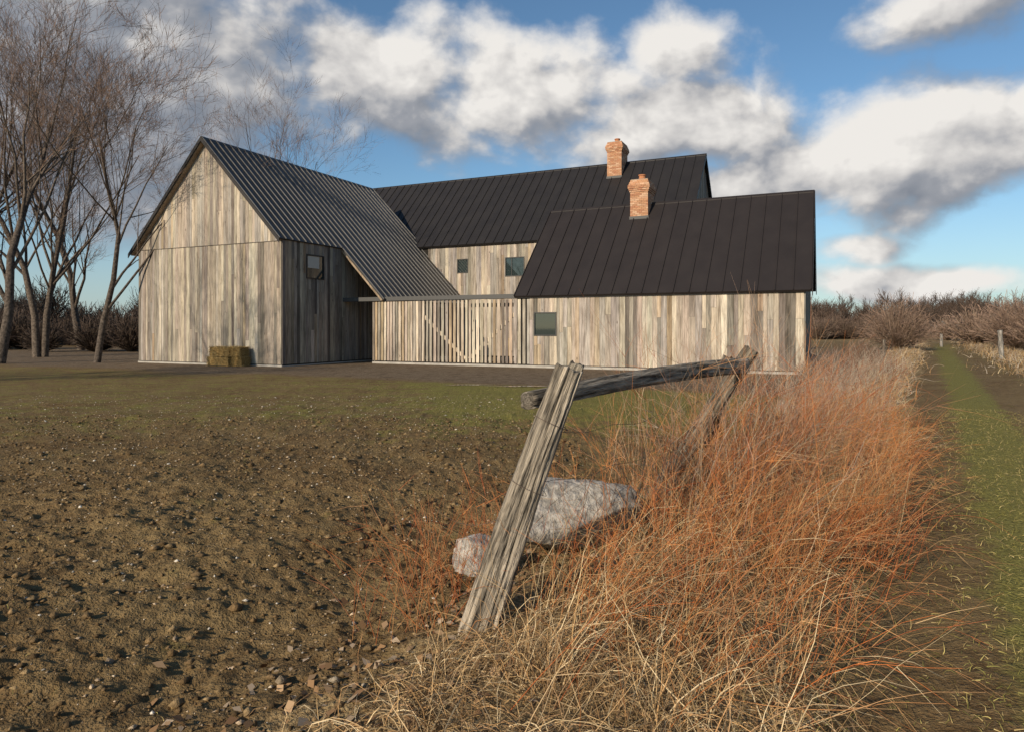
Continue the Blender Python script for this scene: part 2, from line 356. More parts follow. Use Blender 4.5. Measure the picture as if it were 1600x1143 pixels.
sof.obj('soffit',[M_wood],house); conc.obj('foundation',[M_conc],house); stl.obj('steel_cap',[M_steel],house); win.obj('windows',[M_frame,M_glass,M_refl],house)
def chimney(name,Uc,V0,V1,w_,zb,zt):
    mb=MB(); U0,U1=Uc-w_/2,Uc+w_/2
    box(mb,U0+.02,U1-.02,V0+.02,V1-.02,zb,zt-.02,(.36,.29,.22))
    bh=.075; nrows=int((zt-zb)/bh)
    for r in range(nrows):
        z=zb+r*bh; e_=0
        if r>=nrows-7: e_=[.03,.06,.09,.09,.06,.03,.0][r-(nrows-7)]
        def br():
            c=random.choice([(.48,.25,.14),(.54,.31,.19),(.44,.21,.12),(.58,.37,.24),(.50,.27,.15)]); k=rr(.88,1.1); return tuple(x_*k for x_ in c)
        a,b_,c0,c1=U0-e_,U1+e_,V0-e_,V1+e_; off=(r%2)*.1
        x_=a-off
        while x_<b_-.01:
            s0=max(x_,a); s1=min(x_+.2,b_)
            if s1-s0>.03:
                box(mb,s0+.004,s1-.004,c0,c0+.05,z+.004,z+bh-.004,br()); box(mb,s0+.004,s1-.004,c1-.05,c1,z+.004,z+bh-.004,br())
            x_+=.2
        y_=c0+.052-off
        while y_<c1-.052:
            s0=max(y_,c0+.052); s1=min(y_+.2,c1-.052)
            if s1-s0>.03:
                box(mb,b_-.05,b_,s0+.004,s1-.004,z+.004,z+bh-.004,br()); box(mb,a,a+.05,s0+.004,s1-.004,z+.004,z+bh-.004,br())
            y_+=.2
        if e_>0: box(mb,a+.03,b_-.03,c0+.03,c1-.03,z+.004,z+bh-.004,(.36,.29,.22))
    Vm=(V0+V1)/2; seg=12
    rings=[(.20,zt-.03),(.20,zt+.05),(.15,zt+.08),(.14,zt+.20),(.17,zt+.22),(.17,zt+.26),(.12,zt+.26),(.12,zt+.05)]
    pts=[]
    for rad,zz in rings: pts+=[W(Uc,Vm,zz)+ux*(rad*math.cos(2*math.pi*k/seg))+vx*(rad*math.sin(2*math.pi*k/seg)) for k in range(seg)]
    fs=[(j*seg+k,j*seg+(k+1)%seg,(j+1)*seg+(k+1)%seg,(j+1)*seg+k) for j in range(len(rings)-1) for k in range(seg)]
    mb.poly(pts,fs,(.46,.20,.10))
    mb.obj(name,[M_brick],house)
    fl=MB(); zf=zC(V0) if zt<9.5 else zB(V0)
    box(fl,U0-.03,U1+.03,V0-.03,V0-.003,zf-.15,zf+.10); fl.obj(name+'_flashing',[M_steel],house)
chimney('wing_chimney',-7.42,28.98,30.1,.78,5.6,8.05)
chimney('main_chimney',-10.92,37.15,38.4,.84,8.9,12.1)
# ------------------------------------------------------------------ ground
O=np.array([-.16,3.7]); fd=np.array([.524,.852]); fd/=np.linalg.norm(fd); fn=np.array([fd[1],-fd[0]])
def sq(x,y): return (x-O[0])*fd[0]+(y-O[1])*fd[1],(x-O[0])*fn[0]+(y-O[1])*fn[1]
def sst(x,a,b): t=np.clip((x-a)/(b-a),0,1); return t*t*(3-2*t)
cA,sAn=math.cos(A0),math.sin(A0)
def H(x,y):
    s,q=sq(x,y); V=x*sAn+y*cA
    nearb=1-sst(V,16,20.5)*(1-sst(np.abs(x),60,120))
    r=np.hypot(x,y); field=1-sst(q,-.4,.5)
    h=.10*fbm(x*.2,y*.2,3,3)*nearb*sst(r,2,8)
    lump=np.maximum(fbm(x*4,y*4,3,41,.6),-.06)
    h=h+(.13*fbm(x*1.6,y*1.6,3,11)+.09*lump+.070*fbm(x*14,y*14,3,21,.65))*field*(1-.75*sst(y,8,20))*nearb
    h=h+(1-field)*.05*fbm(x*1.5,y*1.5,4,31)*nearb
    h=h-.16*np.exp(-((q+1.1)/.7)**2)*(1-sst(s,8,14))
    h=h+.06*np.exp(-((q-.7)/.8)**2)*nearb
    h=h-.045*(np.exp(-((q-1.95)/.28)**2)+np.exp(-((q-3.75)/.3)**2))
    h=h+sst(r,60,260)*(.5+3.0*fbm(x*.006,y*.006,3,5))*.6
    return h
def axis(a,b,step,g1,g2,lo,hi):
    c=list(np.arange(a,b,step)); d=step; v=c[-1]; up=[]
    while v<hi: d*=g2; v+=d; up.append(v)
    d=step; v=c[0]; dn=[]
    while v>lo: d*=g1; v-=d; dn.append(v)
    return np.array(dn[::-1]+c+up)
xs=axis(-4.2,1.2,.022,1.035,1.045,-3000,3000); ys=axis(2.2,6.5,.022,1.12,1.025,-600,4500)
X,Y=np.meshgrid(xs,ys); Z=H(X,Y)
nx,ny=len(xs),len(ys); idx=np.arange(nx*ny).reshape(ny,nx)
F=np.stack([idx[:-1,:-1],idx[:-1,1:],idx[1:,1:],idx[1:,:-1]],-1).reshape(-1,4)
s_,q_=sq(X,Y); Vv=X*sAn+Y*cA
nz=fbm(X*.9,Y*.9,4,77); nz2=fbm(X*.25,Y*.25,3,78)
fieldm=1-sst(q_+nz*.6,-.6,.2)
grass=fieldm*(.15+.30*sst(Y+nz2*8,7,13)*(1-sst(Vv+nz2*3,16.8,18.2))+.34*sst(X+nz2*10,-6,-1)*sst(Y,9,13)*(1-sst(Vv,16.8,18)))
beyond=1-fieldm
trackc=np.exp(-((q_-2.85)/.45)**4)
rut=np.exp(-((q_-1.95)/.35)**2)+np.exp(-((q_-3.75)/.38)**2)
grass=grass+beyond*(.62*trackc+.40*sst(q_,1.3,1.8))*(1-.85*rut*(1-.5*sst(Y,20,45)))
straw=beyond*((1-sst(q_+nz,1.4,1.9))*1.0+sst(q_+nz*1.5,4.3,5.4)*.7)
drive=fieldm*sst(Vv+nz2*2,17.0,18.3)*(1-sst(np.hypot(X+8,Y-24),30,55))
far=sst(np.hypot(X,Y),60,100)
grass=grass*(1-far)+far*.35; straw=straw*(1-far)+far*.5
C=np.stack([np.clip(grass,0,1),np.clip(straw,0,1),np.clip(drive,0,1)],-1).reshape(-1,3)
M_ground,N,b=material('earth_ground',rough=.95,spec=.12)
at=N.attr('col'); sp=N.add('ShaderNodeSeparateColor'); N.put(sp.inputs[0],at.outputs['Color']); gR,gG,gB=sp.outputs[:3]
ov=objvec(N)
nA=N.noise(ov,.6,4,.6); nB=N.noise(ov,9,4,.65); nC=N.noise(ov,45,3,.65); nD=N.noise(ov,2.3,4,.6)
soil=N.mix(N.ss(nB,.3,.7),(.095,.056,.024),(.205,.135,.062)); soil=N.mix(N.ss(nA,.35,.65,0,.45),soil,(.235,.17,.08))
soil=N.mix(N.m('MULTIPLY',N.ss(nC,.5,.72),.30),soil,(.32,.245,.14))
gr=N.mix(N.ss(nC,.3,.7),(.120,.105,.026),(.275,.245,.072))
stw=N.mix(N.ss(nC,.3,.7),(.17,.11,.05),(.37,.27,.14))
drv=N.mix(N.ss(nB,.3,.7),(.12,.085,.055),(.23,.175,.118))
drv=N.mix(N.ss(nD,.48,.62,0,.7),drv,(.10,.068,.042))
c=N.mix(N.ss(N.m('ADD',gR,N.m('MULTIPLY',N.m('SUBTRACT',nD,.5),1.5)),.3,.8),soil,gr)
c=N.mix(N.ss(N.m('ADD',gG,N.m('SUBTRACT',nD,.5)),.3,.7),c,stw)
c=N.mix(gB,c,drv)
N.put(b.inputs['Base Color'],c)
N.put(b.inputs['Normal'],N.bump(N.m('ADD',nB,N.m('MULTIPLY',nC,.7)),1.0,.04))
np_obj('ground',np.stack([X,Y,Z],-1).reshape(-1,3),F,C,[M_ground],smooth=True)
# ------------------------------------------------------------------ strands
def strands(base,dirs,length,rad,droop,col,seg=5,wob=.06,sides=3,ribbon=False,taper=.75):
    n=len(base); t=np.linspace(0,1,seg+1)
    pts=np.zeros((n,seg+1,3)); d=dirs/np.linalg.norm(dirs,axis=1,keepdims=True); p=base.copy(); pts[:,0]=p
    for i in range(seg):
        d=d+rng.normal(0,wob,(n,3)); d[:,2]-=droop*(1.0/seg)*(1+i*.6)
        d/=np.linalg.norm(d,axis=1,keepdims=True)
        p=p+d*(length/seg)[:,None]; pts[:,i+1]=p
    gz=H(pts[...,0],pts[...,1])+.004; pts[...,2]=np.maximum(pts[...,2],gz)
    strands.last=pts
    return tubes(pts,rad[:,None]*(1-taper*t)[None,:],col,sides,ribbon)
def tubes(pts,rad,col,sides=3,ribbon=False):
    n,m,_=pts.shape; T=np.gradient(pts,axis=1); T/=np.linalg.norm(T,axis=2,keepdims=True)+1e-9
    up=rng.normal(0,1,(n,1,3)); a=np.cross(T,np.broadcast_to(up,T.shape)); a/=np.linalg.norm(a,axis=2,keepdims=True)+1e-9; b_=np.cross(T,a)
    if ribbon:
        V=np.stack([pts+a*rad[...,None],pts-a*rad[...,None]],2); k=2
    else:
        k=sides; an=np.arange(k)*2*math.pi/k
        V=pts[:,:,None,:]+rad[:,:,None,None]*(np.cos(an)[None,None,:,None]*a[:,:,None,:]+np.sin(an)[None,None,:,None]*b_[:,:,None,:])
    ids=np.arange(n*m*k).reshape(n,m,k); fs=[]
    for j in range(1 if ribbon else k):
        j2=(j+1)%k; fs.append(np.stack([ids[:,:-1,j],ids[:,:-1,j2],ids[:,1:,j2],ids[:,1:,j]],-1).reshape(-1,4))
    Cc=np.repeat(col,m*k,axis=0)
    return V.reshape(-1,3),np.concatenate(fs),Cc
def merge(parts):
    Vs,Fs,Cs=[],[],[]; o=0
    for V,F,C in parts: Vs.append(V); Fs.append(F+o); Cs.append(C); o+=len(V)
    return np.concatenate(Vs),np.concatenate(Fs),np.concatenate(Cs)
def pick(pal,n,wts=None,var=.2):
    pal=np.array(pal); i=rng.choice(len(pal),n,p=None if wts is None else np.array(wts)/sum(wts)); return pal[i]*(1+rng.normal(0,var,(n,1))).clip(.4,1.6)
def onground(s,q,dz=0):
    p=O[None]+s[:,None]*fd[None]+q[:,None]*fn[None]; return np.stack([p[:,0],p[:,1],H(p[:,0],p[:,1])+dz],-1)
TAN=[(.48,.335,.175),(.39,.26,.125),(.56,.44,.27),(.27,.165,.085),(.42,.25,.11)]
RED=[(.46,.145,.04),(.36,.09,.03),(.52,.22,.07),(.26,.09,.04),(.44,.26,.12)]
GREY=[(.36,.29,.22),(.28,.21,.15),(.44,.37,.29)]
def rdir(n,lean,spread,up=1.0):
    a=rng.uniform(0,2*math.pi,n); sp_=np.abs(rng.normal(0,spread,n)); return np.stack([np.cos(a)*sp_+lean[0],np.sin(a)*sp_+lean[1],np.full(n,up)],-1)
cidx=None
def clumps(n,nc,s0,s1,q0,q1,sd,pw=1.0):
    global cidx
    cs=s0+(s1-s0)*rng.random(nc)**pw; cq=rng.uniform(q0,q1,nc); i=(rng.random(n)**1.35*nc).astype(int); cidx=i
    return cs[i]+rng.normal(0,sd,n),cq[i]+rng.normal(0,sd,n)
parts=[]
n=17000; s,q=clumps(n,300,-1.7,9,.0,1.6,.10,1.3)
keep=~((s<.3)&(q<.0)&(s>-.8)); ci=cidx[keep]; s,q=s[keep],q[keep]; n=len(s); shade=rng.uniform(.5,1.15,300)
parts.append(strands(onground(s,q),rdir(n,(.15,-.2),.85,.55),rng.uniform(.13,.45,n),rng.uniform(.0012,.0026,n),rng.uniform(.6,2.4,n),pick(TAN,n,var=.25)*shade[ci][:,None],5,.18,ribbon=True))
n=3600; s,q=clumps(n,110,-.5,9,.2,1.7,.08,1.2)
parts.append(strands(onground(s,q),rdir(n,(.2,-.08),.48),rng.uniform(.35,.85,n),rng.uniform(.0012,.0026,n),rng.uniform(.3,1.4,n),pick(TAN,n),6,.14,ribbon=True))
def stems(n,nc,s0,s1,q0,q1,sd,l0,l1,lean,spr,pal,wts=None,r0=.0016,r1=.0032,side=3,pw=1.15):
    s,q=clumps(n,nc,s0,s1,q0,q1,sd,pw); L=rng.uniform(l0,l1,n)*(1-.25*np.clip(np.abs(q-.7)-.3,0,1.5)); cc_=pick(pal,nc,wts,.1); col=pick(pal,n,wts)*.5+cc_[cidx]*.5
    parts.append(strands(onground(s,q),rdir(n,lean,spr),L,rng.uniform(r0,r1,n),rng.uniform(-.05,.65,n),col,6,.12)); P_=strands.last
    k=n*side; i=rng.integers(0,n,k); j=rng.integers(2,6,k); b_=P_[i,j]; d=P_[i,j]-P_[i,j-1]; d/=np.linalg.norm(d,axis=1,keepdims=True)+1e-9; d+=rng.normal(0,.48,(k,3))
    parts.append(strands(b_,d,L[i]*rng.uniform(.12,.38,k),rng.uniform(.0009,.0015,k),rng.uniform(0,.3,k),col[i],2,.08,ribbon=True))
stems(1900,110,.0,8,.2,1.85,.09,.45,1.05,(.28,-.1),.50,RED+TAN[:2],[4,3,4,2,2,.7,.7])
stems(750,60,2.5,9,.1,1.7,.2,.5,1.05,(.15,-.05),.52,RED+GREY+TAN[:1])
stems(420,80,1.2,6,-.15,1.3,.15,.95,1.8,(.14,0),.30,RED+GREY,None,.002,.0036,6)
stems(170,50,-.2,2.4,-.9,.15,.1,.5,1.2,(-.05,0),.5,RED,None,.0013,.0024,4)
stems(160,50,-1.0,2.5,.3,1.9,.2,.6,1.1,(.55,-.25),.5,RED+TAN,None,.0015,.0028,3)
V,F,C=merge(parts); np_obj('dry_roadside_brush',V,F,C,[M_str])
parts=[]
n=10000; s,q=clumps(n,220,8,30,-.1,1.3,.22,1.0)
parts.append(strands(onground(s,q),rdir(n,(.05,0),.7),rng.uniform(.2,.6,n),rng.uniform(.003,.006,n),rng.uniform(.2,1.2,n),pick(TAN+GREY+RED[:1],n)*.9,4,.14,ribbon=True))
n=1500; s,q=clumps(n,40,9,26,-.3,.9,.3)
parts.append(strands(onground(s,q),rdir(n,(0,0),.55),rng.uniform(.5,1.3,n),rng.uniform(.003,.006,n),rng.uniform(.0,.5,n),pick(GREY+RED[3:4],n),5,.14))
n=9000; s=rng.uniform(26,90,n); q=np.where(rng.random(n)<.5,rng.normal(.6,.5,n),rng.normal(6.0,.9,n))
parts.append(strands(onground(s,q),rdir(n,(.05,0),.7),rng.uniform(.15,.5,n),rng.uniform(.008,.016,n),rng.uniform(.3,1.2,n),pick(TAN+GREY,n)*.75,3,.1,ribbon=True))
n=3500; s=rng.uniform(8,30,n); q=rng.normal(6.0,.7,n)
parts.append(strands(onground(s,q),rdir(n,(.05,0),.7),rng.uniform(.1,.4,n),rng.uniform(.003,.006,n),rng.uniform(.3,1.2,n),pick(TAN+GREY,n)*.75,3,.1,ribbon=True))
V,F,C=merge(parts); np_obj('dry_grass_verge',V,F,C,[M_str])
parts=[]
GRN=[(.23,.20,.06),(.18,.165,.045),(.31,.255,.09),(.38,.29,.13),(.15,.135,.04)]
n=32000; s=rng.random(n)**1.5*15-1.5; q=rng.uniform(1.4,5.2,n); k=rng.random(n)<(1-.75*np.exp(-((q-1.95)/.25)**2)-.75*np.exp(-((q-3.75)/.3)**2)); s,q=s[k],q[k]; n=len(s)
parts.append(strands(onground(s,q),rdir(n,(0,0),.8),rng.uniform(.02,.07,n),rng.uniform(.0012,.003,n),rng.uniform(.3,1.5,n),pick(GRN,n),3,.15,ribbon=True))
n=36000; x=rng.uniform(-12,3,n); y=2.4+rng.random(n)**.8*17; ss_,qq=sq(x,y); dn=fbm(x*.8,y*.8,4,77)*2.2+fbm(x*4,y*4,2,5)*1.8+ .30*sst(y,6,12)-.30
k=(qq<-.25)&(dn>rng.uniform(-.1,.7,n)); x,y=x[k],y[k]; n=len(x)
parts.append(strands(np.stack([x,y,H(x,y)],-1),rdir(n,(0,0),.8),rng.uniform(.02,.055,n),rng.uniform(.0012,.003,n),rng.uniform(.3,1.5,n),pick(GRN,n),3,.15,ribbon=True))
V,F,C=merge(parts); np_obj('short_grass',V,F,C,[M_leaf])
ico=np.array([(0,0,1),(.9,0,.1),(.28,.85,.0),(-.72,.53,.1),(-.72,-.53,0),(.28,-.85,.1),(0,0,-.9)]); icf=np.array([(0,1,2),(0,2,3),(0,3,4),(0,4,5),(0,5,1),(6,2,1),(6,3,2),(6,4,3),(6,5,4),(6,1,5)])
def pebbles(x,y,r,pal,name):
    n=len(x); a=rng.uniform(0,6.28,n); V=ico[None]*rng.uniform(.6,1.3,(n,7,1))*np.stack([r,r*rng.uniform(.5,1,n),r*rng.uniform(.35,.7,n)],-1)[:,None]
    ca,sa=np.cos(a)[:,None],np.sin(a)[:,None]; Vx=V[...,0]*ca-V[...,1]*sa+x[:,None]; Vy=V[...,0]*sa+V[...,1]*ca+y[:,None]; Vz=V[...,2]+(H(x,y)+r*.15)[:,None]
    Fx=(icf[None]+(np.arange(n)*7)[:,None,None]).reshape(-1,3)
    return np_obj(name,np.stack([Vx,Vy,Vz],-1).reshape(-1,3),Fx,np.repeat(pick(pal,n),7,axis=0),[M_stone])
n=15000; x=rng.uniform(-11,1,n); y=2.2+rng.random(n)**1.1*14; _,qq=sq(x,y); k=(qq<-.1); x,y=x[k],y[k]; n=len(x)
pebbles(x,y,np.exp(rng.normal(-4.75,.5,n)).clip(.004,.045),[(.44,.36,.26),(.34,.26,.17),(.56,.51,.43),(.24,.18,.12),(.40,.30,.20)],'field_gravel')
n=17000; x=rng.uniform(-9,1,n); y=2.2+rng.random(n)**1.1*10; _,qq=sq(x,y); k=(qq<-.0); x,y=x[k],y[k]; n=len(x)
pebbles(x,y,np.exp(rng.normal(-4.2,.5,n)).clip(.006,.06),[(.14,.088,.04),(.185,.12,.058),(.225,.155,.078)],'soil_clods')
n=900; s=rng.uniform(-1.5,3,n); q=rng.normal(-.1,.4,n); p=onground(s,q,.01); a=rng.uniform(0,6.28,n); r=rng.uniform(.012,.038,n)
d1=np.stack([np.cos(a),np.sin(a),rng.normal(0,.35,n)],-1)*r[:,None]; d2=np.stack([-np.sin(a),np.cos(a),rng.normal(0,.35,n)],-1)*r[:,None]*.6
V=np.stack([p-d1,p+d2+[0,0,.006],p+d1,p-d2+[0,0,.006]],1).reshape(-1,3); F=np.arange(n*4).reshape(-1,4)
np_obj('fallen_leaves',V,F,np.repeat(pick([(.26,.15,.07),(.34,.22,.12),(.18,.10,.05),(.40,.30,.20)],n),4,axis=0),[M_leaf])
# ------------------------------------------------------------------ rough timber
def rough_beam(p0,p1,w0,w1,d0,d1,seg=40,sides=40,seed=0,split=1.0,bend=.0,col=(.40,.36,.31)):
    p0,p1=np.array(p0,float),np.array(p1,float); ax=(p1-p0); L=np.linalg.norm(ax); ax/=L
    a=np.cross(ax,[0,1,0.001]); a/=np.linalg.norm(a); b_=np.cross(ax,a)
    th=np.arange(sides)*2*math.pi/sides; t=np.linspace(0,1,seg+1); TH,T=np.meshgrid(th,t)
    ct,st=np.cos(TH),np.sin(TH); sup=(np.abs(ct)**4+np.abs(st)**4)**(-.25)
    cx_,sx_=ct*2.2+5,st*2.2+9
    n1=fbm(cx_*1.6+seed*11,sx_*1.6+T*L*.9,3,seed); n2=fbm(cx_*5+seed,sx_*5+T*L*.8,2,seed+5); crack=np.clip(fbm(cx_*2.6+3+T*L*.3,sx_*2.6+T*L*.35,2,seed+9)-.12,0,1)
    chip=fbm(cx_*1.3+T*L*6,sx_*1.3-T*L*5,3,seed+13)
    r=sup*(1+.20*n1*split+.12*n2*split-1.1*crack*split+.10*chip)
    wv=(w0+(w1-w0)*T)/2; dv=(d0+(d1-d0)*T)/2; endr=.018*fbm(cx_*1.2,sx_*1.2,2,seed+3)*split
    be=np.sin(T*math.pi)*bend; Tl=T*L+np.where((T>.999),endr*2.2,0)
    Pp=p0+Tl[...,None]*ax+(ct*r*wv+be)[...,None]*a+(st*r*dv)[...,None]*b_
    V=Pp.reshape(-1,3); ids=np.arange((seg+1)*sides).reshape(seg+1,sides); j2=np.roll(ids,-1,axis=1)
    F=np.stack([ids[:-1],j2[:-1],j2[1:],ids[1:]],-1).reshape(-1,4)
    c0=len(V); V=np.vstack([V,Pp[0].mean(0),Pp[-1].mean(0)-ax*.008])
    cap=[]
    for row,cn,fl in ((0,c0,True),(seg,c0+1,False)):
        for i in range(0,sides,2):
            q4=(cn,ids[row][i],ids[row][(i+1)%sides],ids[row][(i+2)%sides]); cap.append(q4[::-1] if fl else q4)
    F=np.vstack([F,np.array(cap)])
    UV=np.stack([ct*w0*.8+seed,T*L*.10,st*w0*.8],-1).reshape(-1,3); UV=np.vstack([UV,[seed,0,.3],[seed,.2,.3]])
    C=np.tile(np.array(col)*1.0,(len(V),1)); k=1-2.6*np.clip(crack.reshape(-1),0,.3); C[:c0]*=k[:,None]
    bl=(1+1.2*fbm(cx_*1.5,sx_*1.5+T*L*4,3,seed+21)).reshape(-1); C[:c0]*=bl[:,None]
    return V,F,C,UV
def beam_obj(name,args,parent):
    V,F,C,UV=rough_beam(**args); return np_obj(name,V,F,C,[M_post],UV=UV,smooth=True,parent=parent)
def gl(x,y): return float(H(np.array([x]),np.array([y]))[0])
fence=empty('split_rail_fence')
beam_obj('leaning_post',dict(p0=(-.225,3.62,-.15),p1=(.312,3.70,1.385),w0=.205,w1=.14,d0=.19,d1=.14,seed=2,split=1.1,seg=90,sides=96,bend=.012,col=(.42,.355,.275)),fence)
beam_obj('post_splint',dict(p0=(.17,3.86,.95),p1=(.37,3.86,1.40),w0=.09,w1=.08,d0=.07,d1=.06,seed=5,split=1.1,seg=24,sides=40,col=(.36,.31,.24)),fence)
beam_obj('top_rail',dict(p0=(.085,3.785,1.20),p1=(2.12,6.25,1.26),w0=.095,w1=.14,d0=.09,d1=.12,seed=8,split=1.0,seg=70,sides=60,bend=.03,col=(.31,.265,.21)),fence)
beam_obj('second_post',dict(p0=(1.25,6.35,-.1),p1=(2.22,6.32,1.40),w0=.17,w1=.13,d0=.15,d1=.13,seed=12,split=1.1,col=(.24,.20,.15)),fence)
beam_obj('second_post_brace',dict(p0=(1.75,6.55,-.1),p1=(2.05,6.42,1.33),w0=.12,w1=.12,d0=.1,d1=.1,seed=15,split=1.3,col=(.22,.18,.14)),fence)
def wire(pts,r=.0022,name='wire'):
    P_=np.array(pts)[None]; V,F,C=tubes(P_,np.full((1,len(pts)),r),np.array([[.10,.07,.055]]),5); np_obj(name,V,F,C,[M_str],parent=fence)
def loop(cx,cy,cz,rx,ry,tilt,turns=2,name='wire_loop'):
    n=26*turns; return wire([(cx+rx*math.cos(a),cy+ry*math.sin(a),cz+.03*math.sin(a*.5)+tilt*math.cos(a)) for a in np.linspace(0,turns*2*math.pi,n)],r=.0016,name=name)
loop(.085,3.66,.74,.10,.105,-.035,1); loop(.205,3.69,1.08,.092,.10,-.03,1)
for (z0,z1,sg,dx) in ((.74,.8,.10,0),(1.02,.98,.07,.1)):
    wire([(.1+(1.8-.1)*t+.01*math.sin(t*31),3.75+(6.2-3.75)*t,z0+(z1-z0)*t-sg*4*t*(1-t)+.012*math.sin(t*23)) for t in np.linspace(0,1,30)],.0016)
wire([(.09-.5*t,3.6+.1*t,.74-.12*t-.5*t*(1-t)) for t in np.linspace(0,1,12)],.0016)
for (px,y,h,lean) in ((1380,30,1.1,.05),):
    x=(px-CX)/FY*y; beam_obj('far_post',dict(p0=(x,y,-.2),p1=(x+lean,y,h),w0=.15,w1=.13,d0=.15,d1=.13,seg=12,sides=16,seed=px,col=(.25,.21,.17)),fence)
p2=empty('roadside_fence')
for (px,y,h,lean) in ((1566,35.5,1.5,-.12),(1471,60,1.1,0)):
    x=(px-CX)/FY*y; beam_obj('post',dict(p0=(x,y,-.2),p1=(x+lean,y,h),w0=.22,w1=.18,d0=.2,d1=.18,seg=12,sides=16,seed=px,col=(.36,.33,.29)),p2)
# ------------------------------------------------------------------ boulders
def boulder(name,c,r,seed,col,rot=0,tilt=0):
    import bmesh
    bm=bmesh.new(); bmesh.ops.create_icosphere(bm,subdivisions=5,radius=1.0)
    V=np.array([v.co[:] for v in bm.verts]); F=np.array([[v.index for v in f.verts] for f in bm.faces]); bm.free()
    lr=np.random.default_rng(seed)
    for _ in range(22):
        nn=lr.normal(0,1,3); nn/=np.linalg.norm(nn); d=lr.uniform(.5,.85); dt=V@nn; m_=dt>d; V[m_]-=((dt[m_]-d)*.97)[:,None]*nn
    dd=fbm(V[:,0]*2.5+seed,V[:,1]*2.5+V[:,2]*2.1,5,seed,.65); V*=(1+.30*dd)[:,None]
    V=V*np.array(r); ct_,st_=math.cos(tilt),math.sin(tilt); V=np.stack([V[:,0]*ct_-V[:,2]*st_,V[:,1],V[:,0]*st_+V[:,2]*ct_],-1)
    ca,sa=math.cos(rot),math.sin(rot); V=np.stack([V[:,0]*ca-V[:,1]*sa,V[:,0]*sa+V[:,1]*ca,V[:,2]],-1)+np.array(c)
    np_obj(name,V,F,np.tile(np.array(col),(len(V),1)),[M_stone],smooth=True)
boulder('flat_boulder',(.44,4.95,.22),(.95,.38,.34),5,(.42,.385,.335),.72,-.06)
boulder('boulder',(-.21,4.42,.12),(.24,.18,.18),3,(.40,.365,.32),.3)
for i,(px,y,z,r) in enumerate(((1285,13.5,.35,.3),(1225,12.5,.3,.25),(1320,16,.35,.3),(1345,19,.3,.35))):
    boulder('boulder',((px-CX)/FY*y,y,z*.5),(r,r*.8,r*.6),20+i,(.36,.32,.28),i)
# ------------------------------------------------------------------ hay bales
mb=MB(); hay=[(.38,.25,.09),(.30,.20,.07),(.46,.33,.14)]
Uc,Vc=AU1-2.25,AV0-.50
bl=[(Uc-.62,Vc,0,1.25,.0),(Uc-.55,Vc+.02,.41,1.15,.03),(Uc+.42,Vc+.06,0,.55,.0),(Uc+.36,Vc+.05,.41,.55,.0)]
parts=[]
for (bu,bv,bz,L,_r) in bl:
    c0=W(bu,bv,bz+.2); hw=L/2; hd=.27; hh=.2
    box(mb,bu-hw+.03,bu+hw-.03,bv-hd+.03,bv+hd-.03,bz+.015,bz+.385,(.24,.155,.055))
    n=2600; f_=rng.integers(0,4,n); a=rng.uniform(-1,1,n); b_=rng.uniform(-1,1,n)
    fr=f_==0; tp=f_==1; sd_=f_==3; lf=f_==2
    uu=np.where(sd_,hw-.02,np.where(lf,-hw+.02,a*hw)); vv=np.where(fr,-hd+.02,b_*hd); zz=np.where(tp,hh-.02,np.where(fr,b_*hh,a*hh))
    pts3=np.array(c0)[None]+uu[:,None]*np.array(ux)+vv[:,None]*np.array(vx)+zz[:,None]*np.array([0,0,1])
    pts3[:,2]=np.maximum(pts3[:,2],.02)
    dd=rng.normal(0,1,(n,3)); dd+=np.where(fr[:,None],-np.array(vx)*.5,0)
    parts.append(strands(pts3,dd,rng.uniform(.04,.13,n),rng.uniform(.003,.006,n),np.zeros(n),pick(hay,n),2,.2,ribbon=True))
hb=empty('hay_bales'); mb.obj('bale_cores',[M_leaf],hb); V,F,C=merge(parts); np_obj('straw',V,F,C,[M_str],parent=hb)
